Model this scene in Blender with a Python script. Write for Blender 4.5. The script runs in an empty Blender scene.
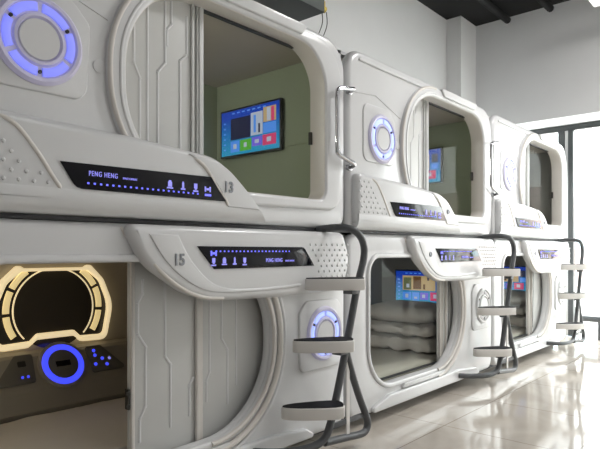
import bpy, bmesh, math, random
from mathutils import Vector, Matrix, noise
random.seed(3)
C = bpy.context.scene.collection
sc = bpy.context.scene
PI = math.pi
PITCH = 2.28
X1 = 0.58

# ------------------------------------------------------------------ materials
def mat(name, col, rough=0.4, metal=0.0, emit=None, estr=0.0, bump=0.0, bscale=40, vary=0.0, vscale=3, coat=0.0, spec=0.5):
    m = bpy.data.materials.new(name); m.use_nodes = True
    nt = m.node_tree; b = nt.nodes['Principled BSDF']
    b.inputs['Base Color'].default_value = (*col, 1)
    b.inputs['Roughness'].default_value = rough
    b.inputs['Metallic'].default_value = metal
    b.inputs['Coat Weight'].default_value = coat
    b.inputs['Specular IOR Level'].default_value = spec
    if emit:
        b.inputs['Emission Color'].default_value = (*emit, 1)
        b.inputs['Emission Strength'].default_value = estr
    tc = nt.nodes.new('ShaderNodeTexCoord')
    if vary:
        n = nt.nodes.new('ShaderNodeTexNoise'); n.inputs['Scale'].default_value = vscale
        n.inputs['Detail'].default_value = 4
        nt.links.new(tc.outputs['Object'], n.inputs['Vector'])
        r = nt.nodes.new('ShaderNodeValToRGB')
        r.color_ramp.elements[0].position = .3; r.color_ramp.elements[1].position = .7
        r.color_ramp.elements[0].color = (*[c*(1-vary) for c in col], 1)
        r.color_ramp.elements[1].color = (*[min(1, c*(1+vary)) for c in col], 1)
        nt.links.new(n.outputs['Fac'], r.inputs['Fac'])
        nt.links.new(r.outputs['Color'], b.inputs['Base Color'])
    if bump:
        n2 = nt.nodes.new('ShaderNodeTexNoise'); n2.inputs['Scale'].default_value = bscale
        nt.links.new(tc.outputs['Object'], n2.inputs['Vector'])
        bp = nt.nodes.new('ShaderNodeBump'); bp.inputs['Strength'].default_value = bump
        bp.inputs['Distance'].default_value = .01
        nt.links.new(n2.outputs['Fac'], bp.inputs['Height'])
        nt.links.new(bp.outputs['Normal'], b.inputs['Normal'])
    return m

M = {}
M['shell'] = mat('white_plastic', (.69, .695, .70), .28, vary=.015, coat=.25)
M['cream'] = mat('cream_plastic', (.70, .67, .63), .35)
M['door'] = mat('grey_door_panel', (.58, .585, .57), .38, vary=.02)
M['rail'] = mat('dark_rubber', (.035, .037, .04), .5)
M['lining'] = mat('green_grey_lining', (.33, .38, .275), .5, vary=.03)
M['inceil'] = mat('taupe_ceiling_lining', (.56, .50, .46), .45)
M['inwhite'] = mat('cream_lining', (.50, .46, .38), .45, vary=.04)
M['lowgrey'] = mat('grey_lining', (.32, .32, .315), .5)
M['display'] = mat('black_glass_display', (.003, .003, .006), .10, spec=.22)
M['ledblue'] = mat('blue_led', (.1, .1, .6), .4, emit=(.15, .16, 1.0), estr=1.5)
M['ledtext'] = mat('violet_white_led', (.2, .2, .5), .4, emit=(.30, .29, .95), estr=.9)
M['ringA'] = mat('violet_led_segment', (.3, .3, .6), .4, emit=(.15, .19, .98), estr=1.0)
M['ringB'] = mat('pale_blue_led_segment', (.5, .55, .8), .4, emit=(.25, .36, 1.0), estr=1.3)
M['ringOff'] = mat('unlit_led_segment', (.52, .51, .52), .3)
M['halo'] = mat('translucent_ring', (.62, .60, .68), .3, emit=(.45, .42, 1.0), estr=.12)
M['ledcore'] = mat('deep_blue_led', (.05, .05, .6), .4, emit=(.05, .07, 1.0), estr=1.5)
M['warm'] = mat('warm_backlit_acrylic', (.8, .7, .45), .4, emit=(1.0, .80, .47), estr=.85)
M['warm2'] = mat('amber_lit_segment', (.8, .7, .45), .4, emit=(1.0, .76, .34), estr=.72)
M['mirror'] = mat('dark_mirror', (.055, .048, .036), .10, coat=.3)
M['blackpl'] = mat('black_plastic', (.02, .019, .016), .3)
M['chrome'] = mat('chrome', (.55, .55, .57), .12, metal=1)
M['silver'] = mat('silver_badge', (.22, .23, .25), .3, metal=.7)
M['tube'] = mat('dark_grey_powder_coat', (.085, .09, .095), .42)
M['stepw'] = mat('cream_step_plastic', (.74, .72, .69), .38)
M['tread'] = mat('black_rubber_tread', (.008, .008, .01), .7, spec=.2)
M['wall'] = mat('white_painted_wall', (.86, .86, .855), .9, bump=.05, bscale=120, vary=.01)
M['wallend'] = mat('grey_painted_wall', (.78, .785, .79), .9, bump=.05, bscale=120, vary=.01)
M['ceil'] = mat('black_ceiling', (.008, .008, .009), .9)
M['frame'] = mat('dark_window_frame', (.045, .05, .052), .35)
M['framel'] = mat('pale_aluminium', (.6, .6, .6), .35, metal=.4)
M['duct'] = mat('dark_green_metal', (.035, .045, .042), .45, vary=.1)
M['brass'] = mat('brass', (.55, .42, .10), .35, metal=.7)
M['sheet'] = mat('pale_bed_linen', (.56, .53, .48), .9, bump=.3, bscale=14)
M['quilt'] = mat('white_quilt_cotton', (.72, .68, .65), .9, bump=.2, bscale=25)
M['ctrl'] = mat('grey_console_plastic', (.27, .25, .21), .4)
M['ctrlin'] = mat('dark_control_plate', (.12, .115, .10), .35)
M['lampw'] = mat('lamp_diffuser', (.9, .9, .9), .4, emit=(1, .98, .95), estr=1.6)
M['bld'] = mat('pale_pink_building', (.75, .60, .57), .9, vary=.06)
M['bldc'] = mat('pale_blue_building', (.55, .72, .78), .8, vary=.05)
M['pave'] = mat('pale_paving', (.6, .6, .58), .9, vary=.05)

def emis(name, c, s=1.0):
    return mat(name, tuple(x*.1 for x in c), .3, emit=c, estr=s)
M['tvblue'] = None
# tv background: blue to cyan, as the screen's own picture
def tvmat():
    m = mat('screen_blue', (.01, .02, .05), .15, emit=(0, .2, 1), estr=.8)
    nt = m.node_tree; b = nt.nodes['Principled BSDF']
    tc = nt.nodes.new('ShaderNodeTexCoord'); sp = nt.nodes.new('ShaderNodeSeparateXYZ')
    nt.links.new(tc.outputs['Generated'], sp.inputs[0])
    r = nt.nodes.new('ShaderNodeValToRGB')
    r.color_ramp.elements[0].color = (.03, .42, .72, 1); r.color_ramp.elements[1].color = (.01, .06, .55, 1)
    r.color_ramp.elements[1].position = .85
    nt.links.new(sp.outputs['Z'], r.inputs['Fac']); nt.links.new(r.outputs['Color'], b.inputs['Emission Color'])
    return m
M['tvblue'] = tvmat()
M['t_dark'] = emis('screen_dark', (.012, .014, .05), 1)
M['t_white'] = emis('screen_white', (.45, .5, .62), 1)
M['t_green'] = emis('screen_green', (.10, .42, .04), 1)
M['t_red'] = emis('screen_red', (.62, .05, .16), 1)
M['t_lblue'] = emis('screen_light_blue', (.08, .28, .85), 1)
M['t_viol'] = emis('screen_violet', (.16, .12, .7), 1)
M['t_sand'] = emis('screen_sand', (.50, .36, .18), 1)
M['t_brown'] = emis('screen_brown', (.13, .06, .02), 1)
M['t_olive'] = emis('screen_olive', (.12, .14, .07), 1)

def glass():
    m = bpy.data.materials.new('clear_door_glass'); m.use_nodes = True
    nt = m.node_tree; nt.nodes.clear()
    o = nt.nodes.new('ShaderNodeOutputMaterial'); mx = nt.nodes.new('ShaderNodeMixShader')
    t = nt.nodes.new('ShaderNodeBsdfTransparent'); t.inputs[0].default_value = (.93, .94, .92, 1)
    g = nt.nodes.new('ShaderNodeBsdfGlossy'); g.inputs['Roughness'].default_value = .02
    lw = nt.nodes.new('ShaderNodeLayerWeight'); lw.inputs[0].default_value = .5
    pw = nt.nodes.new('ShaderNodeMath'); pw.operation = 'POWER'; pw.inputs[1].default_value = 4
    f = nt.nodes.new('ShaderNodeMath'); f.operation = 'MULTIPLY_ADD'; f.inputs[1].default_value = .05; f.inputs[2].default_value = .006
    nt.links.new(lw.outputs['Facing'], pw.inputs[0]); nt.links.new(pw.outputs[0], f.inputs[0])
    nt.links.new(f.outputs[0], mx.inputs[0]); nt.links.new(t.outputs[0], mx.inputs[1])
    nt.links.new(g.outputs[0], mx.inputs[2]); nt.links.new(mx.outputs[0], o.inputs[0])
    return m
M['glass'] = glass()

def floormat():
    m = mat('polished_cream_tiles', (.55, .5, .43), .07, coat=.0, spec=.75)
    nt = m.node_tree; b = nt.nodes['Principled BSDF']
    tc = nt.nodes.new('ShaderNodeTexCoord')
    br = nt.nodes.new('ShaderNodeTexBrick'); br.offset = 0
    br.inputs['Scale'].default_value = 1; br.inputs['Brick Width'].default_value = .8; br.inputs['Row Height'].default_value = .8
    br.inputs['Mortar Size'].default_value = .003
    br.inputs['Color1'].default_value = (1, 1, 1, 1); br.inputs['Color2'].default_value = (.96, .96, .96, 1)
    br.inputs['Mortar'].default_value = (.45, .42, .38, 1)
    nt.links.new(tc.outputs['Object'], br.inputs['Vector'])
    n = nt.nodes.new('ShaderNodeTexNoise'); n.inputs['Scale'].default_value = 1.6; n.inputs['Detail'].default_value = 6
    n.inputs['Distortion'].default_value = 1.2
    nt.links.new(tc.outputs['Object'], n.inputs['Vector'])
    r = nt.nodes.new('ShaderNodeValToRGB')
    r.color_ramp.elements[0].position = .35; r.color_ramp.elements[0].color = (.52, .47, .41, 1)
    r.color_ramp.elements[1].position = .65; r.color_ramp.elements[1].color = (.64, .59, .53, 1)
    nt.links.new(n.outputs['Fac'], r.inputs['Fac'])
    mx = nt.nodes.new('ShaderNodeMix'); mx.data_type = 'RGBA'; mx.blend_type = 'MULTIPLY'; mx.inputs[0].default_value = 1
    nt.links.new(r.outputs['Color'], mx.inputs[6]); nt.links.new(br.outputs['Color'], mx.inputs[7])
    nt.links.new(mx.outputs[2], b.inputs['Base Color'])
    return m
M['floor'] = floormat()

# ------------------------------------------------------------------ mesh helpers (all take world coordinates)
WLOC = {}
def link(name, me, parent=None, m=None, smooth=False, loc=None):
    """me has world-space vertices; the object gets its origin at its own bottom centre"""
    if m is not None:
        me.materials.clear(); me.materials.append(m)
    vs = [v.co for v in me.vertices]
    if loc is None:
        mn = [min(v[i] for v in vs) for i in range(3)]; mx = [max(v[i] for v in vs) for i in range(3)]
        loc = Vector(((mn[0]+mx[0])/2, (mn[1]+mx[1])/2, mn[2]))
    loc = Vector(loc)
    me.transform(Matrix.Translation(-loc))
    if smooth:
        for p in me.polygons: p.use_smooth = True
        me.set_sharp_from_angle(angle=math.radians(38))
    o = bpy.data.objects.new(name, me); C.objects.link(o)
    pw = WLOC[parent.name] if parent else Vector((0, 0, 0))
    if parent: o.parent = parent
    o.location = loc - pw
    WLOC[o.name] = loc
    return o

def thing(name, label, cat, loc, group=None):
    o = bpy.data.objects.new(name, None); C.objects.link(o)
    o.empty_display_size = .1
    o.location = loc; WLOC[o.name] = Vector(loc)
    return tag(o, label, cat, group)
def tag(o, label, cat, group=None):
    o['label'] = label; o['category'] = cat
    if group: o['group'] = group
    return o
def struct(o):
    o['kind'] = 'structure'; return o

def bmobj(name, bm, m, parent=None, smooth=False, loc=None):
    bmesh.ops.recalc_face_normals(bm, faces=bm.faces)
    me = bpy.data.meshes.new(name); bm.to_mesh(me); bm.free()
    return link(name, me, parent, m, smooth, loc)

def addbox(bm, a, b, bev=0):
    r = bmesh.ops.create_cube(bm, size=1)
    vs = r['verts']
    for v in vs:
        v.co = Vector([(a[i]+b[i])/2 + v.co[i]*(b[i]-a[i]) for i in range(3)])
    if bev:
        es = list({e for v in vs for e in v.link_edges})
        bmesh.ops.bevel(bm, geom=es, offset=bev, segments=2, affect='EDGES', profile=.6)
def box(name, a, b, m, parent=None, bev=0):
    bm = bmesh.new(); addbox(bm, a, b, bev)
    return bmobj(name, bm, m, parent, smooth=bool(bev))

def curve_mesh(splines, fn, extrude=0, bevel=0, res=2, offset=0, dims='2D', cyclic=True, fill='BOTH'):
    cu = bpy.data.curves.new('c', 'CURVE'); cu.dimensions = dims
    if dims == '2D': cu.fill_mode = fill
    else: cu.fill_mode = 'FULL'
    cu.extrude = extrude; cu.bevel_depth = bevel; cu.bevel_resolution = res; cu.offset = offset
    cu.use_fill_caps = True
    for pts in splines:
        sp = cu.splines.new('POLY'); sp.points.add(len(pts)-1)
        for i, p in enumerate(pts):
            sp.points[i].co = (p[0], p[1], p[2] if len(p) > 2 else 0, 1)
        sp.use_cyclic_u = cyclic
    o = bpy.data.objects.new('tmpc', cu); C.objects.link(o)
    bpy.context.view_layer.update()
    dg = bpy.context.evaluated_depsgraph_get()
    me = bpy.data.meshes.new_from_object(o.evaluated_get(dg))
    bpy.data.objects.remove(o); bpy.data.curves.remove(cu)
    bm = bmesh.new(); bm.from_mesh(me)
    bmesh.ops.remove_doubles(bm, verts=bm.verts, dist=1e-5)
    for v in bm.verts: v.co = fn(v.co)
    bmesh.ops.recalc_face_normals(bm, faces=bm.faces)
    bm.to_mesh(me); bm.free()
    return me

def facade(x0, yf, yb):
    """curve xy -> facade plane; thickness between yb (back) and yf (front)"""
    ym = (yf+yb)/2
    return lambda c: Vector((x0+c.x, ym - c.z, c.y))
def plate(name, outline, x0, yf, yb, m, parent=None, bev=.006, holes=(), res=2):
    th = abs(yb-yf)
    bev = min(bev, th/2-.0005)
    me = curve_mesh([outline]+list(holes), facade(x0, yf, yb), extrude=th/2-bev, bevel=bev, res=res, offset=-bev)
    return link(name, me, parent, m, smooth=True)
def tube(name, pts, r, m, parent=None, res=4, loc=None, smoothpath=True):
    if smoothpath: pts = catmull3(pts)
    me = curve_mesh([pts], lambda c: Vector(c), bevel=r, res=res, dims='3D', cyclic=False)
    return link(name, me, parent, m, smooth=True, loc=loc)
def catmull3(P, n=8, closed=False):
    P = [Vector(p) for p in P]; out = []
    N = len(P)
    rng = range(N) if closed else range(N-1)
    for i in rng:
        if closed: p0, p1, p2, p3 = P[i-1], P[i], P[(i+1) % N], P[(i+2) % N]
        else: p0, p1, p2, p3 = P[max(i-1, 0)], P[i], P[i+1], P[min(i+2, N-1)]
        for k in range(n):
            t = k/n
            out.append(.5*((2*p1)+(-p0+p2)*t+(2*p0-5*p1+4*p2-p3)*t*t+(-p0+3*p1-3*p2+p3)*t**3))
    if not closed: out.append(P[-1])
    return out
def rpoly(P, seg=8):
    """polygon of (x, z, radius) -> rounded outline"""
    out = []; N = len(P)
    for i in range(N):
        p = Vector(P[i][:2]); a = Vector(P[i-1][:2]); b = Vector(P[(i+1) % N][:2]); r = P[i][2] if len(P[i]) > 2 else 0
        if r <= 0: out.append(tuple(p)); continue
        u = (a-p).normalized(); w = (b-p).normalized()
        ang = u.angle(w); d = min(r/math.tan(ang/2), .49*(a-p).length, .49*(b-p).length)
        r2 = d*math.tan(ang/2)
        c = p + (u+w).normalized()*(r2/math.sin(ang/2))
        s = p+u*d-c; e = p+w*d-c
        a0 = math.atan2(s.y, s.x); a1 = math.atan2(e.y, e.x)
        da = (a1-a0+PI) % (2*PI)-PI
        for k in range(seg+1):
            t = a0+da*k/seg; out.append((c.x+r2*math.cos(t), c.y+r2*math.sin(t)))
    return out
def circ(x, z, r, n=40): return [(x+r*math.cos(2*PI*k/n), z+r*math.sin(2*PI*k/n)) for k in range(n)]
def arcband(x, z, r0, r1, a0, a1, n=12):
    a0, a1 = math.radians(a0), math.radians(a1)
    o = [(x+r1*math.cos(a0+(a1-a0)*k/n), z+r1*math.sin(a0+(a1-a0)*k/n)) for k in range(n+1)]
    return o+[(x+r0*math.cos(a1-(a1-a0)*k/n), z+r0*math.sin(a1-(a1-a0)*k/n)) for k in range(n+1)]
def offs(pts, d):
    """offset a CCW/CW closed outline outwards by d"""
    N = len(pts); A = sum(pts[i-1][0]*pts[i][1]-pts[i][0]*pts[i-1][1] for i in range(N))
    s = 1 if A > 0 else -1; out = []
    for i in range(N):
        a = Vector(pts[i-1]); b = Vector(pts[(i+1) % N]); t = (b-a)
        if t.length < 1e-9: out.append(pts[i]); continue
        t.normalize(); out.append((pts[i][0]+s*t.y*d, pts[i][1]-s*t.x*d))
    return out
def text(name, s, x0, x, z, size, yf, m, parent, bold=0, sx=1.0, spacing=1.0):
    cu = bpy.data.curves.new('t', 'FONT'); cu.body = s; cu.size = size; cu.extrude = .0015; cu.offset = bold
    cu.space_character = spacing
    o = bpy.data.objects.new('tmpt', cu); C.objects.link(o); bpy.context.view_layer.update()
    me = bpy.data.meshes.new_from_object(o.evaluated_get(bpy.context.evaluated_depsgraph_get()))
    bpy.data.objects.remove(o); bpy.data.curves.remove(cu)
    for v in me.vertices:
        v.co = Vector((x0+x+v.co.x*sx, yf-v.co.z, z+v.co.y))
    return link(name, me, parent, m)
def lathe_y(name, prof, x, z, m, parent, n=40):
    """prof: (radius, y) rings about the axis along y"""
    bm = bmesh.new(); rings = []
    for r, y in prof:
        if r < 1e-6: rings.append([bm.verts.new((x, y, z))])
        else: rings.append([bm.verts.new((x+r*math.cos(2*PI*k/n), y, z+r*math.sin(2*PI*k/n))) for k in range(n)])
    for A, B in zip(rings, rings[1:]):
        for k in range(n):
            if len(A) == 1: bm.faces.new((A[0], B[k], B[(k+1) % n]))
            elif len(B) == 1: bm.faces.new((A[k], A[(k+1) % n], B[0]))
            else: bm.faces.new((A[k], A[(k+1) % n], B[(k+1) % n], B[k]))
    return bmobj(name, bm, m, parent, smooth=True)
def grooves(name, paths, x0, y, m, parent, w=.018, h=.005):
    """raised circuit-like lines on a door panel: one mesh of thin bars"""
    bm = bmesh.new()
    for P in paths:
        for a, b in zip(P, P[1:]):
            a = Vector(a); b = Vector(b); d = (b-a); L = d.length; d.normalize(); n = Vector((-d.y, d.x))*w/2
            a2 = a-d*w*.4; b2 = b+d*w*.4
            q = [a2+n, b2+n, b2-n, a2-n]
            lo = [bm.verts.new((x0+p.x, y+.001, p.y)) for p in q]
            q2 = [a2+n*.25, b2+n*.25, b2-n*.25, a2-n*.25]
            hi = [bm.verts.new((x0+p.x, y-h, p.y)) for p in q2]
            bm.faces.new(hi); bm.faces.new(lo[::-1])
            for k in range(4): bm.faces.new((lo[k], lo[(k+1) % 4], hi[(k+1) % 4], hi[k]))
    return bmobj(name, bm, m, parent)

# ------------------------------------------------------------------ capsule components
def frames_upper():
    inner = rpoly([(.70, 1.455, .40), (2.03, 1.455, .07), (2.03, 2.355, .24), (.70, 2.355, .42)], 14)
    return inner
def frames_lower(xl=.235):
    inner = rpoly([(xl, .235, .28), (1.58, .235, .42), (1.58, 1.105, .40), (xl, 1.105, .11)], 14)
    return inner

def porthole(root, x0, x, z, style, R=.155, y=-.07):
    holder = lathe_y('porthole_light', [(R+.012, y+.01), (R+.012, y-.012), (R, y-.024), (R-.012, y-.022), (R-.016, y-.012),
                     (.098, y-.012), (.094, y-.022), (.084, y-.024), (.078, y-.010), (.05, y-.012), (0, y-.014)], x0+x, z,
                     M['halo'] if style != 'off' else M['shell'], root)
    m = {'A': M['ringA'], 'B': M['ringB'], 'off': M['ringOff']}[style]
    for k in range(6):
        a = 30+60*k
        plate('led_segment', arcband(x, z, .104, R-.02, a+4.5, a+55.5), x0, y-.019, y-.009, m, holder, bev=.003, res=1)
    for k in range(3):
        a = math.radians(30+120*k); r = (.104+R-.02)/2
        lathe_y('stud', [(.007, y-.008), (.007, y-.02), (0, y-.021)], x0+x+r*math.cos(a), z+r*math.sin(a), M['blackpl'], holder, n=10)
    lathe_y('centre_disc', [(.078, y-.008), (.074, y-.020), (0, y-.022)], x0+x, z, M['shell'], holder)
    return holder

def icon(bm, x, z, k, y):
    def q(a, b, c, d): addbox(bm, (x+a, y, z+b), (x+c, y+.003, z+d))
    if k == 0:   # bell like figure
        q(-.010, -.004, .010, .018); q(-.016, -.012, .016, -.006); q(-.006, .018, .006, .024)
    elif k == 1:
        q(-.005, -.004, .005, .02); q(-.012, -.012, .012, -.005); q(-.003, .02, .003, .025)
    elif k == 2:
        q(-.009, .0, .009, .022); q(-.005, -.006, .005, .0); q(-.014, -.016, .014, -.009)
    else:
        q(-.018, -.010, -.010, .014); q(.010, -.010, .018, .014); q(-.008, -.003, .008, .007)
def display_parts(root, x0, z0, outline, lower, yf):
    d = plate('display', outline, x0, yf-.006, yf+.01, M['display'], root, bev=.002, res=1)
    y = yf-.008
    bm = bmesh.new()
    if not lower:
        text('lettering', 'PENG HENG', x0, .505, 1.444, .028, y, M['ledtext'], d, sx=.70, spacing=1.2)
        text('lettering', 'SPACE CAPSULE', x0, .652, 1.444, .0115, y, M['ledtext'], d, sx=.80)
        for k in range(21):
            x = .50+k*.0265; addbox(bm, (x0+x, y, 1.411), (x0+x+.008, y+.003, 1.418))
        o = bmobj('indicator_dots', bm, M['ledblue'], d)
        for k in range(4):
            bm = bmesh.new(); icon(bm, x0+.882+k*.070, 1.438, k, y); bmobj('icon', bm, M['ledtext'], d)
        bm = bmesh.new(); addbox(bm, (x0+1.075, y, 1.408), (x0+1.112, y+.003, 1.418)); bmobj('icon', bm, M['ledblue'], d)
    else:
        text('lettering', 'PENG HENG', x0, 1.475, 1.096, .028, y, M['ledtext'], d, sx=.70, spacing=1.2)
        text('lettering', 'SPACE CAPSULE', x0, 1.622, 1.097, .0125, y, M['ledtext'], d, sx=.80)
        for k in range(21):
            x = 1.14+k*.0255; addbox(bm, (x0+x, y, 1.148), (x0+x+.008, y+.003, 1.155))
        bmobj('indicator_dots', bm, M['ledblue'], d)
        for k in range(4):
            bm = bmesh.new(); icon(bm, x0+1.128+k*.066, 1.098, [2, 0, 1, 2][k], y); bmobj('icon', bm, M['ledtext'], d)
        bm = bmesh.new(); icon(bm, x0+1.128, 1.140, 3, y); bmobj('icon', bm, M['ledblue'], d)
    return d

def dots(name, inside, x0, y, parent, xs, zs, step=.052):
    bm = bmesh.new(); r = 0
    z = zs[0]
    while z <= zs[1]:
        x = xs[0]+(step/2 if r % 2 else 0)
        while x <= xs[1]:
            if inside(x, z):
                s = bmesh.ops.create_icosphere(bm, subdivisions=1, radius=.0085)
                for v in s['verts']: v.co = Vector((x0+x+v.co.x, y+v.co.y*.7, z+v.co.z))
            x += step
        z += step*.62; r += 1
    return bmobj(name, bm, M['shell'], parent, smooth=True)

def shell_parts(root, x0, zb, zt, lining, ceil, floor_m):
    # outer body box panels (open at the front), each a slab
    yb, t = 1.15, .02
    W = 2.25
    bm = bmesh.new()
    addbox(bm, (x0+.01, .012, zb+.01), (x0+.01+t, yb, zt-.01))
    addbox(bm, (x0+W-.01-t, .012, zb+.01), (x0+W-.01, yb, zt-.01))
    addbox(bm, (x0+.01, .012, zt-.01-t), (x0+W-.01, yb, zt-.01))
    addbox(bm, (x0+.01, .012, zb+.01), (x0+W-.01, yb, zb+.01+t))
    addbox(bm, (x0+.01, yb-t, zb+.01), (x0+W-.01, yb, zt-.01))
    bmobj('body_shell', bm, M['shell'], root)
    e = .032
    box('ceiling_lining', (x0+e, .05, zt-.058), (x0+W-e, yb-.022, zt-.032), ceil, root)
    bm = bmesh.new()
    addbox(bm, (x0+W-e-.012, .05, zb+e), (x0+W-e, yb-.022, zt-.058))
    # a slim ledge across the end wall
    addbox(bm, (x0+W-e-.020, .05, zb+.19*3), (x0+W-e-.012, yb-.022, zb+.19*3+.006))
    bmobj('end_wall_lining', bm, lining, root)
    box('end_wall_lining', (x0+e, .05, zb+e), (x0+e+.012, yb-.022, zt-.058), lining, root)
    box('back_wall_lining', (x0+e+.012, yb-.034, zb+e), (x0+W-e-.012, yb-.022, zt-.058), lining, root)
    box('floor_lining', (x0+e+.012, .06, zb+e), (x0+W-e-.012, yb-.034, zb+e+.02), floor_m, root)

def frame_rings(root, x0, inner, flip):
    """raised surround of the opening: smooth cheek, outer ridge on the rounded side, cream reveal"""
    o1 = rpoly([(.612, 1.375, .50), (2.195, 1.40, .14), (2.195, 2.415, .27), (.612, 2.438, .50)], 16)
    plate('opening_frame', o1, x0, -.092, -.05, M['shell'], root, bev=.018, holes=[inner], res=4)
    plate('reveal', offs(inner, .010), x0, -.080, .034, M['cream'], root, bev=.003, holes=[offs(inner, -.002)], res=1)
    for P, d, rr, yy, mm in ((o1, -.012, .011, -.088, 'cream'), (inner, .030, .008, -.090, 'shell')):
        q = [p for p in offs(P, d) if p[0] < 1.12]
        q.sort(key=lambda p: -((math.atan2(p[1]-1.9, p[0]-1.12)) % (2*PI)))
        me = curve_mesh([[Vector((x0+p[0], yy, p[1])) for p in q]], lambda c: Vector(c), bevel=rr, res=3, dims='3D', cyclic=False)
        link('frame_ridge', me, root, M[mm], smooth=True)

def upper_capsule(i, label, ring, num, ringlab=None, mz=None):
    x0 = X1+PITCH*i; W = 2.25; zb, zt = 1.291, 2.458
    root = thing('sleeping_capsule', label, 'capsule', (x0+W/2, .55, zb), 'upper row of sleeping capsules')
    inner = frames_upper()
    out = rpoly([(0, zb, .05), (W, zb, .09), (W, zt, .20), (0, zt, .14)], 10)
    plate('front_panel', out, x0, -.07, .01, M['shell'], root, bev=.034, holes=[inner], res=4)
    lin = mat('x', (.37, .40, .31), .5) if False else (M['lining'] if i < 2 else M['lowgrey'])
    shell_parts(root, x0, zb, zt, lin, M['inceil'], M['inwhite'])
    # return of the opening
    frame_rings(root, x0, inner, False)
    # wider right hand cheek of the opening and the raised band along the top
    tr = rpoly([(1.24, 2.378, .010), (1.80, 2.378, .010), (1.85, 2.438, .012), (1.18, 2.438, .012)], 3)
    plate('top_trim', tr, x0, -.109, -.05, M['shell'], root, bev=.008)
    plate('top_trim', rpoly([(.10, 2.388, .02), (.98, 2.388, .012), (1.0, 2.412, .01), (.12, 2.412, .02)], 4), x0, -.082, -.05, M['shell'], root, bev=.006)
    # shallow seam line swept across the corner
    grooves('panel_seam', [[(.03, 2.17), (.30, 2.20), (.62, 2.10)]], x0, -.070, M['shell'], root, w=.007, h=.004)
    lathe_y('screw_cap', [(.028, -.066), (.028, -.073), (.024, -.075), (0, -.075)], x0+.585, 1.90, M['shell'], root, n=20)
    # porthole and its square plate
    plate('porthole_plate', rpoly([(.155, 1.745, .06), (.53, 1.745, .06), (.545, 2.05, .05), (.47, 2.13, .06), (.155, 2.13, .06)], 6), x0, -.078, -.06, M['shell'], root, bev=.007)
    porthole(root, x0, .34 if i == 0 else .372, 1.935 if i == 0 else 1.915, ring, y=-.072)
    # sliding door
    d = plate('sliding_door', rpoly([(.60, 1.42, .01), (1.185, 1.42, .01), (1.185, 2.385, .01), (.60, 2.385, .01)], 2), x0, .02, .036, M['door'], root, bev=.004)
    grooves('groove_lines', [[(.965, 2.36), (.965, 2.03), (.925, 1.98), (.925, 1.60)], [(1.09, 2.28), (1.09, 2.10), (1.05, 2.06), (1.05, 1.60)],
                             [(1.0, 2.36), (1.0, 2.22), (.975, 2.19), (.975, 2.12)], [(.80, 2.36), (.80, 1.99), (.83, 1.93), (.83, 1.60)], [(.87, 2.36), (.87, 1.60)]], x0, .02, M['shell'], d)
    for xx, w in ((1.120, .016), (1.148, .010), (1.172, .028)):
        plate('door_rib', rpoly([(xx-w/2, 1.43, .003), (xx+w/2, 1.43, .003), (xx+w/2, 2.38, .003), (xx-w/2, 2.38, .003)], 2), x0, .008, .02, M['door'], d, bev=.004)
    # glass pane
    g = box('glass_pane', (x0+1.187, .036, 1.42), (x0+2.06, .042, 2.388), M['glass'], root)
    box('top_track', (x0+1.19, .014, 2.342), (x0+2.0, .034, 2.356), M['rail'], root)
    box('door_catch', (x0+2.012, .015, 1.80), (x0+2.027, .034, 1.875), M['blackpl'], root)
    # console
    bm = bmesh.new()
    sec = [(-.1275, 1.390), (-.1290, 1.382), (-.1288, 1.352), (-.1195, 1.320), (-.104, 1.300), (-.088, 1.2925), (-.050, 1.292), (-.050, 1.391)]
    A = [bm.verts.new((x0+.035, y, z)) for y, z in sec]
    B = [bm.verts.new((x0+1.425+(1.384-z)*.9, y, z)) for y, z in sec]
    for k in range(8): bm.faces.new((A[k], A[(k+1) % 8], B[(k+1) % 8], B[k]))
    bm.faces.new(A[::-1]); bm.faces.new(B)
    bmobj('fascia_lip', bm, M['shell'], root, smooth=True)
    co = rpoly([(.03, 1.325, .02), (1.475, 1.325, .03), (1.31, 1.50, .25), (1.17, 1.60, .25), (.70, 1.632, .1), (.03, 1.652, .04)], 8)
    cons = plate('control_fascia', co, x0, -.128, -.05, M['shell'], root, bev=.034, res=4)
    inn = [(.99, 1.592, 0), (1.08, 1.545, 0), (1.16, 1.45, 0), (1.21, 1.395, 0), (1.225, 1.366, 0)]
    outp = [(1.435, 1.362, 0), (1.39, 1.412, 0), (1.32, 1.475, 0), (1.22, 1.548, 0), (1.12, 1.582, 0), (1.02, 1.598, 0)]
    band = [(p.x, p.y) for p in catmull3(inn, 5)] + [(p.x, p.y) for p in catmull3(outp, 5)]
    plate('fascia_band', [(p[0], p[1]) for p in band], x0, -.1335, -.10, M['shell'], cons, bev=.005, res=3)
    if True:
        ed = catmull3([(.99, 1.592, 0), (1.08, 1.545, 0), (1.16, 1.45, 0), (1.21, 1.395, 0), (1.225, 1.366, 0)])
        me = curve_mesh([[(x0+p.x, -.127+.02*max(0, 1-k/5)+.02*max(0, (k-len(ed)+6)/5), p.y) for k, p in enumerate(ed)]], lambda c: Vector(c), bevel=.010, res=3, dims='3D', cyclic=False)
        link('fascia_ridge', me, cons, M['cream'], smooth=True)
    ed = catmull3([(.16, 1.628, 0), (.235, 1.600, 0), (.31, 1.515, 0), (.375, 1.42, 0), (.412, 1.372, 0)])
    me = curve_mesh([[(x0+p.x, -.124+.02*max(0, 1-k/5)+.02*max(0, (k-len(ed)+6)/5), p.y) for k, p in enumerate(ed)]], lambda c: Vector(c), bevel=.010, res=3, dims='3D', cyclic=False)
    link('fascia_ridge', me, cons, M['cream'], smooth=True)
    dots('dotted_grille', lambda x, z: x > .03 and x < .17+(1.62-z)*.86, x0, -.129, cons, (.04, .44), (1.405, 1.61))
    disp = [(.395, 1.488), (.448, 1.408), (.462, 1.396), (.482, 1.391), (1.222, 1.391), (1.128, 1.500)]
    display_parts(cons, x0, 0, disp, False, -.129)
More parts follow.
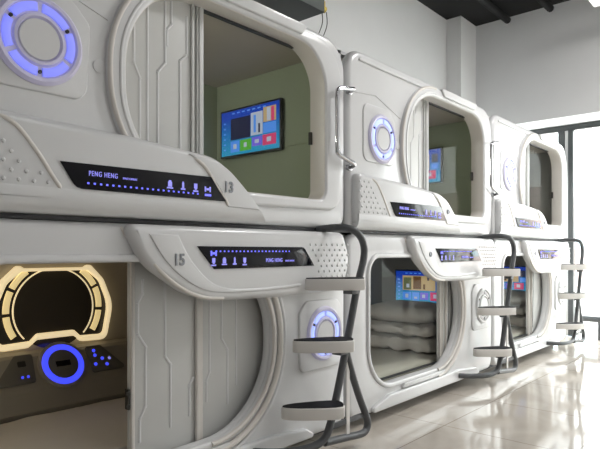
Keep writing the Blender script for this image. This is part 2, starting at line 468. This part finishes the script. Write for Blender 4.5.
    if num:
        text('number', num, x0, 1.19, 1.437, .072, -.1355, M['silver'], cons, bold=.002, sx=.88)
    else:
        lathe_y('round_badge', [(.020, -.130), (.020, -.139), (.014, -.140), (.012, -.136), (0, -.136)], x0+1.235, 1.465, M['silver'], cons, n=20)
    return root

def lower_capsule(i, label, ring, num, doors, glassx=None):
    x0 = X1+PITCH*i; W = 2.25; zb, zt = .065, 1.271
    root = thing('sleeping_capsule', label, 'capsule', (x0+W/2, .55, zb), 'lower row of sleeping capsules')
    inner = frames_lower(.12 if i == 0 else .235)
    out = rpoly([(0, zb, .10), (W, zb, .09), (W, zt, .16), (0, zt, .10)], 10)
    plate('front_panel', out, x0, -.07, .01, M['shell'], root, bev=.034, holes=[inner], res=4)
    shell_parts(root, x0, zb, zt, M['inwhite'] if i == 0 else M['lowgrey'], M['inwhite'] if i == 0 else M['lowgrey'], M['inwhite'])
    # curved arch on the right side of the opening only
    arch_in = inner
    o2 = offs(inner, .10); 
    def right_half(P): return P
    plate('opening_frame', offs(inner, .035), x0, -.084, -.05, M['shell'], root, bev=.014, holes=[inner], res=3)
    cx = 1.16
    R0 = [p for p in arc_path(inner)]
    for d, r, m_, yy in ((.012, .012, 'cream', -.084), (.062, .016, 'cream', -.082), (.100, .012, 'shell', -.074)):
        pts = [Vector((x0+p[0], yy, p[1])) for p in arc_path(offs(inner, d))]
        me = curve_mesh([pts], lambda c: Vector(c), bevel=r, res=3, dims='3D', cyclic=False)
        link('arch_ridge', me, root, M[m_], smooth=True)
    # sill
    plate('sill', rpoly([(.12, .075, .02), (1.95, .075, .02), (1.85, .135, .02), (1.55, .165, .04), (.45, .165, .04)], 4), x0, -.10, -.05, M['shell'], root, bev=.012, res=3)
    plate('sill', rpoly([(.62, .172, .008), (1.30, .172, .008), (1.27, .205, .008), (.66, .205, .008)], 3), x0, -.092, -.05, M['shell'], root, bev=.006)
    # porthole
    plate('porthole_plate', rpoly([(1.80, .455, .05), (2.20, .455, .05), (2.20, .80, .06), (2.15, .865, .05), (1.86, .865, .05), (1.80, .80, .05)], 6), x0, -.084, -.06, M['shell'], root, bev=.009)
    porthole(root, x0, 2.02, .665, ring, R=.15, y=-.076)
    # doors
    for (a, b, kind) in doors:
        d = plate('sliding_door', rpoly([(a, .20, .006), (b, .20, .006), (b, 1.13, .006), (a, 1.13, .006)], 2), x0, .02+(.018 if kind == 2 else 0), .034+(.018 if kind == 2 else 0), M['door'], root, bev=.004)
        yy = .02+(.018 if kind == 2 else 0)
        w = b-a
        if kind in (1, 2) and w > .3:
            P = [[(a+.055, .30), (a+.055, .40), (a+.085, .45), (a+.085, .72), (a+.045, .78), (a+.045, .92), (a+.07, .96), (a+.07, 1.02)],
                 [(a+.19, 1.03), (a+.19, .66), (a+.22, .62), (a+.22, .33)], [(a+.33, .36), (a+.33, .50), (a+.355, .53)]]
            if kind == 2:
                P = [[(a+.07, .40), (a+.07, .50), (a+.09, .54), (a+.09, .92)], [(a+.17, .92), (a+.17, .70), (a+.21, .64), (a+.21, .36)], [(a+.27, .90), (a+.27, .45)]]
            grooves('groove_lines', P, x0, yy, M['shell'], d, w=.018)
            if kind == 1:
                bm = bmesh.new()
                for k in range(6): addbox(bm, (x0+a+.03, yy-.004, 1.035+k*.013), (x0+b-.06, yy+.001, 1.041+k*.013))
                bmobj('louvre_ribs', bm, M['door'], d)
            beads = [(b-.018, .022), (a+.012, .020)] if kind == 1 else [(a+.022, .030)]
        else:
            beads = [(a+.02, .022), (a+.055, .012), (a+.12, .010)]
            grooves('groove_lines', [[(a+.17, 1.05), (a+.19, .9), (a+.195, .7), (a+.185, .5), (a+.17, .3)]], x0, yy, M['rail'], d, w=.006)
        for xx, ww in beads:
            plate('door_rib', rpoly([(xx-ww/2, .205, .002), (xx+ww/2, .205, .002), (xx+ww/2, 1.125, .002), (xx-ww/2, 1.125, .002)], 2), x0, yy-.018, yy, M['cream'], d, bev=.006)
        if kind == 1:
            bm = bmesh.new()
            addbox(bm, (x0+a-.012, .005, .455), (x0+a-.002, .03, .545)); addbox(bm, (x0+a-.022, .0, .465), (x0+a-.004, .006, .480)); addbox(bm, (x0+a-.022, .0, .52), (x0+a-.004, .006, .535))
            bmobj('door_catch', bm, M['blackpl'], d)
    if glassx:
        box('glass_pane', (x0+.10, .036, .20), (x0+glassx, .042, 1.13), M['glass'], root)
        box('bottom_track', (x0+.42, .010, .236), (x0+1.45, .034, .244), M['rail'], root)
    # console
    co = rpoly([(.67, 1.267, .03), (.77, 1.09, .3), (.97, .965, .3), (1.12, .915, .2), (1.60, .905, .2), (2.16, .915, .12), (2.235, 1.10, .2), (2.16, 1.267, .05)], 8)
    cons = plate('control_fascia', co, x0, -.128, -.05, M['shell'], root, bev=.034, res=4)
    band = [(p.x, p.y) for p in catmull3([(.78, 1.225, 0), (.855, 1.12, 0), (.96, 1.03, 0), (1.10, .965, 0), (1.30, .948, 0)], 5)] + [(p.x, p.y) for p in catmull3([(1.32, .957, 0), (1.15, .99, 0), (1.05, 1.06, 0), (.98, 1.14, 0), (.93, 1.225, 0)], 5)]
    plate('fascia_band', band, x0, -.1335, -.10, M['shell'], cons, bev=.005, res=3)
    for P, mm in (([(.685, 1.25, 0), (.80, 1.11, 0), (.915, 1.01, 0), (1.05, .945, 0), (1.2, .925, 0)], 'cream'), ([(1.0, 1.10, 0), (1.10, 1.01, 0), (1.22, .965, 0), (1.45, .955, 0), (1.75, .965, 0)], 'shell')):
        me = curve_mesh([[(x0+p.x, -.060-.058*min(1, k/9) if mm == 'cream' else -.124, p.y) for k, p in enumerate(catmull3(P))]], lambda c: Vector(c), bevel=.010, res=3, dims='3D', cyclic=False)
        link('fascia_ridge', me, cons, M[mm], smooth=True)
    dots('dotted_grille', lambda x, z: x < 2.20 and x > 1.83+(1.21-z)*.42, x0, -.129, cons, (1.84, 2.2), (1.005, 1.22), step=.05)
    disp = [(1.035, 1.175), (1.135, 1.067), (1.868, 1.070), (1.79, 1.163), (1.775, 1.172), (1.76, 1.175)]
    display_parts(cons, x0, 0, disp, True, -.129)
    if num:
        text('number', num, x0, .90, 1.09, .072, -.1355, M['silver'], cons, bold=.002, sx=.88)
    else:
        lathe_y('round_badge', [(.020, -.130), (.020, -.139), (.014, -.140), (.012, -.136), (0, -.136)], x0+.95, 1.13, M['silver'], cons, n=20)
    return root
def arc_path(P):
    """the right hand D of a closed outline, as an open path from bottom to top"""
    q = [p for p in P if p[0] > 1.12]
    q.sort(key=lambda p: math.atan2(p[1]-.66, p[0]-1.12))
    return q

upper_capsule(0, 'upper white sleeping capsule numbered 13, nearest of the top row', 'A', '13')
upper_capsule(1, 'middle upper white sleeping capsule, in the top row between two chrome grab handles', 'B', None)
upper_capsule(2, 'farthest upper white sleeping capsule, beside the tall window', 'B', None)
lower_capsule(0, 'lower white sleeping capsule numbered 15, open in front of a glowing mirror', 'B', '15', [(.775, 1.165, 1), (1.155, 1.66, 2)])
lower_capsule(1, 'middle lower white sleeping capsule with folded bedding seen through its glass', 'off', None, [(1.36, 1.66, 3)], 1.36)
lower_capsule(2, 'farthest lower white sleeping capsule, at floor level beside the tall window', 'off', None, [(1.14, 1.66, 3)], 1.14)

# rails between the rows and plinths
rl = box('joint_rail', (X1-.3, -.052, 1.272), (X1+3*PITCH-.03, .30, 1.290), M['rail'])
tag(rl, 'long dark rail running between the upper and lower rows of capsules', 'rail')
pl = box('plinth', (X1+.02, .07, 0), (X1+3*PITCH-.06, 1.1, .064), M['rail'])
tag(pl, 'dark recessed plinth the lower capsules stand on', 'plinth')

# ------------------------------------------------------------------ televisions
def tv(i, zc, style, label, y0=.46, y1=1.08):
    x = X1+PITCH*i+2.25-.032-.012-.010
    h = .175
    r = thing('television', label, 'television', (x, (y0+y1)/2, zc-h), 'wall televisions inside the capsules')
    box('bezel', (x-.028, y0, zc-h), (x-.0005, y1, zc+h), M['blackpl'], r, bev=.004)
    # the screen with its picture; u from left (far, large y) to right
    y_l, y_r = y1-.014, y0+.014; zb, zt = zc-h+.014, zc+h-.014
    def rect(bm, u0, v0, u1, v1, mi, lay):
        xx = x-.0285-lay*.0006
        P = [(u0, v0), (u1, v0), (u1, v1), (u0, v1)]
        vs = [bm.verts.new((xx, y_l+(y_r-y_l)*u, zb+(zt-zb)*v)) for u, v in P]
        f = bm.faces.new(vs); f.material_index = mi
        return f
    bm = bmesh.new()
    rect(bm, 0, 0, 1, 1, 0, 0)
    names = ['tvblue', 't_dark', 't_white', 't_green', 't_red', 't_lblue', 't_viol', 't_sand', 't_brown', 't_olive']
    if style == 0:
        T = [(.17, .34, .52, .82, 1), (.53, .36, .73, .86, 2), (.74, .60, .95, .92, 7), (.80, .62, .86, .90, 2), (.87, .60, .92, .90, 4), (.74, .36, .95, .58, 5),
             (.17, .06, .33, .31, 5), (.34, .06, .54, .31, 3), (.55, .12, .72, .32, 6), (.73, .10, .95, .33, 4), (.80, .17, .87, .27, 2), (.22, .13, .28, .24, 2), (.41, .14, .46, .24, 2), (.60, .18, .67, .26, 2),
             (.58, .42, .62, .80, 5), (.66, .40, .69, .60, 1)]
    else:
        T = [(.14, .40, .80, .86, 7), (.16, .42, .32, .80, 9), (.36, .44, .52, .84, 8), (.56, .44, .60, .60, 8), (.64, .72, .68, .84, 1), (.22, .48, .28, .60, 2), (.84, .60, .96, .86, 1), (.84, .40, .96, .56, 5),
             (.14, .10, .32, .34, 5), (.34, .08, .48, .34, 5), (.50, .12, .66, .34, 6), (.70, .10, .92, .36, 4), (.76, .18, .84, .30, 2), (.20, .16, .26, .28, 2), (.38, .14, .44, .20, 2), (.54, .18, .60, .28, 2)]
    for k in range(6): T.append((.05, .12+k*.12, .085, .155+k*.12, 5))
    for k in range(7): T.append((.20+k*.09, .92, .25+k*.09, .95, 5))
    for n, (a, b, c, d, mi) in enumerate(T): rect(bm, a, b, c, d, mi, 1+n*.25)
    me = bpy.data.meshes.new('screen'); bm.to_mesh(me); bm.free()
    for n in names: me.materials.append(M[n])
    link('screen', me, r, None)
    return r
tv(0, 2.015, 0, 'wall television with a blue menu, inside the capsule numbered 13', .41, 1.03)
tv(1, 2.00, 1, 'wall television partly seen inside the middle upper capsule', .40, 1.02)
tv(2, 2.00, 1, 'wall television seen as a dark edge inside the farthest upper capsule', .48, 1.08)
tv(1, .79, 1, 'wall television with a blue menu above the folded bedding, middle lower capsule', .34, .93)
tv(2, .79, 1, 'wall television inside the farthest lower capsule', .36, .95)

# ------------------------------------------------------------------ vanity mirror and control console in capsule 15
def vanity():
    x0 = X1-.05
    r = thing('vanity_mirror', 'dark round mirror in a glowing warm yellow frame, inside the capsule numbered 15', 'mirror', (x0+.99, 1.10, .585))
    out = rpoly([(.66, .60, .05), (.83, .605, .02), (.88, .645, .02), (1.10, .645, .02), (1.15, .605, .02), (1.31, .60, .05), (1.355, .82, .2), (1.29, .98, .08), (1.20, 1.075, .03), (1.17, 1.055, .02), (.81, 1.055, .02), (.78, 1.075, .03), (.68, .98, .08), (.625, .82, .2)], 6)
    inn = rpoly([(.68, .635, .03), (.84, .64, .02), (.88, .68, .02), (1.10, .68, .02), (1.14, .64, .02), (1.29, .635, .03), (1.325, .82, .2), (1.265, .97, .08), (1.185, 1.037, .03), (.795, 1.037, .03), (.715, .97, .08), (.655, .82, .2)], 6)
    plate('glowing_frame', out, x0, 1.055, 1.11, M['warm'], r, bev=.012, holes=[inn])
    plate('backplate', offs(inn, .008), x0, 1.085, 1.112, M['blackpl'], r, bev=.003)
    cx, cz = .99, .815
    lathe_y('mirror_glass', [(.232, 1.086), (.232, 1.078), (0, 1.078)], x0+cx, cz, M['mirror'], r, n=48)
    plate('glowing_line', arcband(cx, cz, .234, .240, -42, 222, 48), x0, 1.074, 1.087, M['warm'], r, bev=.002, res=1)
    for s in (1, -1):
        for a0, a1 in ((-32, -6), (-2, 24), (28, 54)):
            if s < 0: a0, a1 = 180-a1, 180-a0
            plate('lit_segment', arcband(cx, cz, .258, .292, a0, a1), x0, 1.070, 1.087, M['warm2'], r, bev=.004, res=1)
    c = thing('bedside_console', 'grey console with a blue ring light below the glowing mirror', 'control console', (x0+.99, 1.0, .30))
    # sloped body
    bm = bmesh.new()
    xs0, xs1 = x0+.12, x0+2.2
    prof = [(1.112, .26), (.86, .26), (.84, .30), (.87, .40), (.972, .570), (1.00, .583), (1.112, .583)]
    A = [bm.verts.new((xs0, y, z)) for y, z in prof]; B = [bm.verts.new((xs1, y, z)) for y, z in prof]
    for k in range(len(prof)): bm.faces.new((A[k], A[(k+1) % len(prof)], B[(k+1) % len(prof)], B[k]))
    bm.faces.new(A[::-1]); bm.faces.new(B)
    bmobj('console_body', bm, M['ctrl'], c)
    # elements on the slope: build in a frame on the slope
    p0 = Vector((0, .87, .40)); up = (Vector((0, .98, .585))-p0).normalized(); nrm = Vector((0, -up.z, up.y))
    def slope(cx_, h0):
        def fn(co): return Vector((x0+cx_+co.x, 0, 0))+p0+up*(h0+co.y)+nrm*(co.z+.002)
        return fn
    def sl(name, outline, cx_, h0, th, m, holes=(), bev=.003, par=c):
        me = curve_mesh([outline]+list(holes), slope(cx_, h0), extrude=th/2-bev*.5, bevel=bev*.5, res=1)
        return link(name, me, par, m, smooth=True)
    rc, rh = .965, .125
    sl('dial_housing', circ(0, 0, .135), rc, rh, .02, M['ctrl'], bev=.006)
    d = sl('ring_light', circ(0, 0, .116), rc, rh, .034, M['ledcore'], holes=[circ(0, 0, .088)], bev=.005)
    f = sl('dial_face', circ(0, 0, .087), rc, rh, .030, M['ctrlin'])
    sl('readout', [(-.040, -.012), (.040, -.012), (.040, .018), (-.040, .018)], rc, rh, .034, M['display'], par=f)
    for s in (-1, 1):
        T = [(.155*s, .085), (.25*s, .085), (.38*s, -.075), (.165*s, -.075)]
        p = sl('button_plate', rpoly([(a, b, .012) for a, b in T], 4), rc, rh, .012, M['ctrlin'])
        spots = [(.20, .055), (.20, .025), (.24, .0), (.19, -.03), (.26, -.04)] if s > 0 else [(-.20, -.04), (-.23, -.04)]
        for a, b in spots:
            sl('button', circ(a, b, .009 if s > 0 else .006, 12), rc, rh, .018, M['ledcore'], par=p, bev=.002)
        if s > 0: sl('button', circ(.285, -.005, .008, 12), rc, rh, .018, M['ledtext'], par=p, bev=.002)
        else: sl('socket', rpoly([(-.24, .02, .004), (-.20, .02, .004), (-.20, .05, .004), (-.24, .05, .004)], 2), rc, rh, .016, M['blackpl'], par=p)
    return c
vanity()

# ------------------------------------------------------------------ bedding
def slab_cloth(name, a, b, m, amp=.006, n=36, seed=0, edge=.04, scale=5):
    """soft block: rounded box with wrinkles"""
    bm = bmesh.new()
    bmesh.ops.create_cube(bm, size=2)
    bmesh.ops.subdivide_edges(bm, edges=bm.edges, cuts=n, use_grid_fill=True)
    ctr = Vector([(a[i]+b[i])/2 for i in range(3)]); hs = Vector([(b[i]-a[i])/2 for i in range(3)])
    for v in bm.verts:
        p = Vector([v.co[i]*hs[i] for i in range(3)])
        e = min(edge, min(hs))
        q = Vector([max(-hs[i]+e, min(hs[i]-e, p[i])) for i in range(3)])
        d = p-q
        if d.length > 1e-9: p = q+d.normalized()*e*min(1, max(abs(d[i]) for i in range(3))/e)
        w = ctr+p
        nn = noise.noise(Vector((w.x*scale+seed, w.y*scale*1.6, w.z*scale*2)))+.5*noise.noise(Vector((w.x*scale*2.7+seed, w.y*scale*3.1, w.z*3)))
        nv = d.normalized() if d.length > 1e-9 else Vector((0, 0, 1))
        v.co = w+nv*(nn-.55)*amp
    return bmobj(name, bm, m, None, smooth=True)
def pillow(name, c, s, m, rot=0, seed=0):
    bm = bmesh.new()
    bmesh.ops.create_icosphere(bm, subdivisions=5, radius=1)
    R = Matrix.Rotation(rot, 3, 'Y')
    for v in bm.verts:
        x, y, z = v.co
        f = lambda t, e: math.copysign(abs(t)**e, t)
        p = Vector((f(x, .6)*s[0], f(y, .6)*s[1], f(z, .9)*s[2]*(1-.25*(abs(x)**3+abs(y)**3))))
        nn = noise.noise(Vector((p.x*9+seed, p.y*9, p.z*9)))
        p += v.co.normalized()*nn*.012
        v.co = Vector(c)+R@p
    return bmobj(name, bm, m, None, smooth=True)
FL = .065+.032+.02
mt = slab_cloth('mattress', (X1+.06, .07, FL+.001), (X1+2.19, .852, FL+.165), M['sheet'], amp=.008, seed=2, edge=.014)
tag(mt, 'pale mattress with a wrinkled sheet in the capsule numbered 15, below the console', 'mattress', None)
for i, nm in ((1, 'pale mattress under the folded bedding in the middle lower capsule'), (2, 'pale mattress in the farthest lower capsule')):
    x0 = X1+PITCH*i
    m2 = slab_cloth('mattress', (x0+.06, .07, FL+.001), (x0+2.19, 1.10, FL+.145), M['sheet'], amp=.010, seed=i*7)
    tag(m2, nm, 'mattress')
    zt = FL+.147
    q1 = slab_cloth('folded_quilt', (x0+1.44, .14, zt), (x0+2.14, 1.02, zt+.130), M['quilt'], amp=.022, seed=i, edge=.045, scale=6)
    tag(q1, 'thick folded white quilt, bottom of the bedding pile in the %s lower capsule' % ('middle' if i == 1 else 'farthest'), 'quilt')
    q2 = slab_cloth('folded_quilt', (x0+1.47, .17, zt+.131), (x0+2.13, 1.0, zt+.232), M['quilt'], amp=.024, seed=i+9, edge=.045, scale=6)
    tag(q2, 'folded white quilt right under the pillow in the %s lower capsule' % ('middle' if i == 1 else 'farthest'), 'quilt')
    p = pillow('pillow', (x0+1.83, .58, zt+.316), (.30, .40, .085), M['quilt'], rot=-.05, seed=i)
    tag(p, 'plump white pillow on top of the bedding pile in the %s lower capsule' % ('middle' if i == 1 else 'farthest'), 'pillow')

# ------------------------------------------------------------------ grab handles
for k, (i, lab) in enumerate(((1, 'chrome grab handle between capsule 13 and the middle upper capsule'), (2, 'chrome grab handle between the middle and the farthest upper capsules'))):
    x = X1+PITCH*i
    r = thing('grab_handle', lab, 'handle', (x-.03, -.06, 1.68), 'chrome grab handles')
    xe, xo, y = x+.02, x-.19, -.108
    tube('bar', [(xe, y+.045, 1.685), (xe-.02, y-.0, 1.688), (xe-.05, y-.018, 1.70), (xo+.02, y-.02, 1.735), (xo, y-.02, 1.78), (xo, y-.02, 1.93), (xo, y-.02, 2.09), (xo+.025, y-.02, 2.135), (xe-.06, y-.018, 2.16), (xe-.02, y-.0, 2.168), (xe, y+.045, 2.168)], .0145, M['chrome'], r)
    for z in (1.685, 2.168): lathe_y('mounting_flange', [(.022, y+.06), (.022, y+.036), (.014, y+.033), (0, y+.033)], xe, z, M['chrome'], r, n=20)

# ------------------------------------------------------------------ ladders
def ladder(dx, label):
    r = thing('step_ladder', label, 'ladder', (2.50+dx, -.25, .10), 'curved tube ladders between capsules')
    tr = .0215
    P = [(2.57, -.055, 1.281), (2.585, -.12, 1.288), (2.605, -.215, 1.290), (2.64, -.272, 1.272), (2.695, -.282, 1.232), (2.728, -.282, 1.17), (2.718, -.282, 1.09), (2.665, -.282, .965),
         (2.595, -.282, .747), (2.525, -.282, .53), (2.455, -.282, .33), (2.405, -.282, .205), (2.365, -.280, .145), (2.30, -.272, .118), (2.19, -.245, .112), (2.08, -.185, .115), (2.0, -.095, .12)]
    tube('pole', [(x+dx, y, z) for x, y, z in P], tr, M['tube'], r)
    P = [(2.545, -.282, .60), (2.60, -.284, .46), (2.67, -.286, .31), (2.745, -.286, .175), (2.757, -.286, .125), (2.735, -.286, .092), (2.68, -.285, .085), (2.56, -.283, .098), (2.42, -.281, .112), (2.36, -.280, .118)]
    tube('rear_leg', [(x+dx, y, z) for x, y, z in P], tr, M['tube'], r)
    bm = bmesh.new(); addbox(bm, (2.42+dx, -.288, .175), (2.75+dx, -.276, .205), .002); bmobj('brace', bm, M['tube'], r, smooth=True)
    bm = bmesh.new(); addbox(bm, (2.545+dx, -.290, .10), (2.575+dx, -.282, .53), .001); bmobj('brace', bm, M['stepw'], r, smooth=True)
    # half round steps carried on the pole
    yc, w, th = -.258, .072, math.radians(38)
    def stepfn(xc, z0):
        return lambda c: Vector((dx+xc+c.x*math.cos(th)+c.y*math.sin(th), yc-c.x*math.sin(th)+c.y*math.cos(th), z0+c.z))
    for zt, xc, xr in ((1.0, 2.478, .170), (.670, 2.375, .170), (.330, 2.287, .170)):
        n = 22
        pts = [(xr-.06-(2*xr-.06)*math.sin(PI*k/n), w*math.cos(PI*k/n)) for k in range(n+1)]
        pts += [(xr-.014, -w*.8), (xr, -w*.3), (xr, w*.3), (xr-.014, w*.8)]
        me = curve_mesh([pts], stepfn(xc, zt-.032), extrude=.026, bevel=.006, offset=-.006)
        s = link('step', me, r, M['stepw'], smooth=True)
        me = curve_mesh([offs(pts, -.006)], stepfn(xc, zt+.002), extrude=.0025, bevel=0)
        link('tread', me, s, M['tread'])
        bm = bmesh.new(); addbox(bm, (dx+xc+.07, -.325, zt-.090), (dx+xc+.135, -.262, zt-.062), .004)
        bmobj('bracket', bm, M['tube'], s, smooth=True)
    return r
ladder(0, 'nearest curved dark tube ladder with three pale steps, in front of the capsule numbered 15')
ladder(2.36, 'middle curved dark tube ladder with three pale steps, between the middle and farthest lower capsules')
ladder(4.56, 'farthest curved tube ladder with three pale steps, in front of the window')

# ------------------------------------------------------------------ room
XE = 7.60; XG = 8.12; YB = 1.40; H = 4.34
f = box('floor', (-3, -3.9, -.05), (XG+.1, YB, 0), M['floor']); struct(f)
def s_(name, a, b, m): return struct(box(name, a, b, m))
s_('wall_back', (-3, YB, 0), (XG, YB+.15, H), M['wall'])
s_('wall_left', (-3.15, -3.9, 0), (-3, YB, H), M['wall'])
s_('wall_front', (-3, -4.05, 0), (XG, -3.9, H), M['wall'])
s_('wall_side', (XE, -3.9, 0), (XG+.1, -3.1, 2.87), M['wallend'])
s_('wall_right', (XE, -3.9, 2.87), (XG+.1, YB, H), M['wallend'])
s_('trim_1', (7.12, 1.19, 0), (XE, YB, H), M['wall'])
s_('ceiling', (-3.1, -4.0, H), (XG, YB+.1, H+.1), M['ceil'])
s_('ground_outside', (XG+.1, -12, -.10), (30, 14, -.02), M['pave'])
# window wall
w = thing('window_1', '', '', (XG, -.5, 0)); del w['label']; del w['category']; struct(w)
def wb(name, a, b, m): return box(name, a, b, m, w, bev=.004)
wb('window_frame', (XG-.03, -3.1, 2.79), (XG+.05, YB-.01, 2.865), M['frame'])
wb('mullion', (XG-.04, .155, .01), (XG+.06, .235, 2.79), M['frame'])
wb('mullion', (XG-.04, .040, .01), (XG+.06, .105, 2.79), M['frame'])
wb('mullion', (XG-.02, .110, .01), (XG+.04, .150, 2.79), M['framel'])
wb('mullion', (XG-.04, -2.6, .01), (XG+.06, -2.53, 2.79), M['frame'])
box('window_glass', (XG+.005, -3.1, .01), (XG+.013, YB-.01, 2.79), M['glass'], w)
# low rail by the window
r = thing('push_rail', 'low horizontal dark rail in front of the window glass', 'rail', (XG-.12, -.6, 0))
me = curve_mesh([[(XG-.12, y, .27) for y in (-.10, -1.0, -2.3)]], lambda c: Vector(c), bevel=.04, res=4, dims='3D', cyclic=False)
link('rail_bar', me, r, M['tube'], smooth=True)
for y in (-.3, -2.2): box('post', (XG-.135, y-.015, 0), (XG-.105, y+.015, .235), M['tube'], r)

# buildings outside
b1 = thing('building', 'pale pink building seen through the window', 'building', (22, 1, 0))
box('wall', (20, -9, -.1), (24, 12, 3.4), M['bld'], b1)
for k in range(5): box('window', (19.95, -7+k*3.2, 1.2), (19.999, -5.6+k*3.2, 2.6), M['bldc'], b1)

# duct box above capsule 13
r = thing('duct_box', 'long dark green metal box hanging above the capsule numbered 13', 'duct', (1.2, .22, 2.72))
box('casing', (-1.2, .13, 2.72), (2.87, .36, 3.04), M['duct'], r, bev=.006)
bm = bmesh.new()
s = bmesh.ops.create_cone(bm, cap_ends=True, segments=16, radius1=.022, radius2=.022, depth=.10)
for v in s['verts']: v.co = Vector((2.88+.05+v.co.z, .22+v.co.y, 2.80+v.co.x))
addbox(bm, (2.875, .175, 2.77), (2.935, .265, 2.83), .004); addbox(bm, (2.92, .20, 2.83), (2.94, .24, 2.90), .003); addbox(bm, (2.90, .205, 2.89), (2.97, .235, 2.905), .003)
bmobj('valve', bm, M['brass'], r, smooth=True)
for o_, b_ in ((0, .05), (.05, .09)):
    tube('wire', [(2.95+o_, .22, 2.79), (2.955+o_, .22, 2.70), (2.93+o_, .25, 2.60), (2.86+b_, .30, 2.52), (2.80+b_, .35, 2.466)], .003, M['blackpl'], r, res=2)
for k in (-.6, .8, 2.3): box('hanger', (k, .24, 3.04), (k+.012, .252, H), M['blackpl'], r)

# ceiling lamp and dark pipes
lp = thing('ceiling_light', 'white box lamp hanging under the black ceiling, top right', 'lamp', (6.84, -.62, 3.90))
box('housing', (6.55, -.95, 3.94), (7.0, -.47, 4.02), M['wallend'], lp, bev=.01)
box('diffuser', (6.57, -.93, 3.925), (6.98, -.49, 3.94), M['lampw'], lp)
for y in (-.9, -.52): box('hanger', (6.77, y, 4.02), (6.782, y+.012, H), M['blackpl'], lp)
for k, y in enumerate((.7, .15)):
    me = curve_mesh([[(x, y, 4.26) for x in (3.5, 7.5)]], lambda c: Vector(c), bevel=.045, res=3, dims='3D', cyclic=False)
    t = link('ceiling_pipe', me, None, M['ceil'], smooth=True)
    tag(t, 'black pipe under the black ceiling, %s the back wall' % ('nearer to' if k == 0 else 'farther from'), 'pipe', 'black ceiling pipes')

# ------------------------------------------------------------------ lights
def area(name, loc, rot, sx, sy, power, col=(1, 1, 1), portal=False):
    l = bpy.data.lights.new(name, 'AREA'); l.shape = 'RECTANGLE'; l.size = sx; l.size_y = sy; l.energy = power; l.color = col
    o = bpy.data.objects.new(name, l); C.objects.link(o); o.location = loc; o.rotation_euler = rot
    if portal: l.cycles.is_portal = True
    return o
area('window_portal', (XG+.12, -.85, 1.43), (0, math.radians(90), 0), 2.9, 4.6, 1, portal=True)
for n, (x, y, p) in enumerate(((4.8, -1.9, 125), (2.2, -2.6, 18), (-1.0, -2.6, 12))):
    area('ceiling_fill_light', (x, y, 4.2), (0, 0, 0), 1.2, .5, p, (1, .985, .97))  # room fill added under the ceiling, no fixture belongs to it
for i in range(3):
    x0 = X1+PITCH*i
    # added, unseen fill panels and lights on the left end wall, brightening each cabin
    for zz, zn, pw, cc in ((2.22, 'up', (10.0, 3.5, 1.5)[i], (1, .96, .90)), (.98, 'low', 3 if i else 1.8, (1, .95, .88) if i else (1, .85, .62))):
        xx = x0+.052
        root = bpy.data.objects['sleeping_capsule' + ('' if (i == 0 and zn == 'up') else '.%03d' % (i if zn == 'up' else 3+i))]
        box('cabin_fill_panel', (xx, .55, zz-.05), (xx+.02, .75, zz+.05), M['lampw'], root, bev=.004)
        area('cabin_fill_light', (xx+.03, .65, zz), (0, math.radians(-98 if zn == 'up' else -70), 0), .10, .20, pw, cc)

wd = bpy.data.worlds.new('w'); sc.world = wd; wd.use_nodes = True
bg = wd.node_tree.nodes['Background']; bg.inputs[0].default_value = (.93, .97, 1.0, 1); bg.inputs[1].default_value = 12

# ------------------------------------------------------------------ camera
cam = bpy.data.cameras.new('camera'); co = bpy.data.objects.new('camera', cam); C.objects.link(co)
sc.camera = co
a = math.radians(41.36)
co.location = (0, -2.18, 1.15)
co.rotation_euler = (math.radians(90), 0, a-math.radians(90))
cam.sensor_width = 36; cam.lens = 560/600*36
cam.shift_y = (251.6-224.5)/600
sc.view_settings.view_transform = 'Standard'; sc.view_settings.look = 'None'
sc.view_settings.exposure = -.35; sc.view_settings.gamma = 1
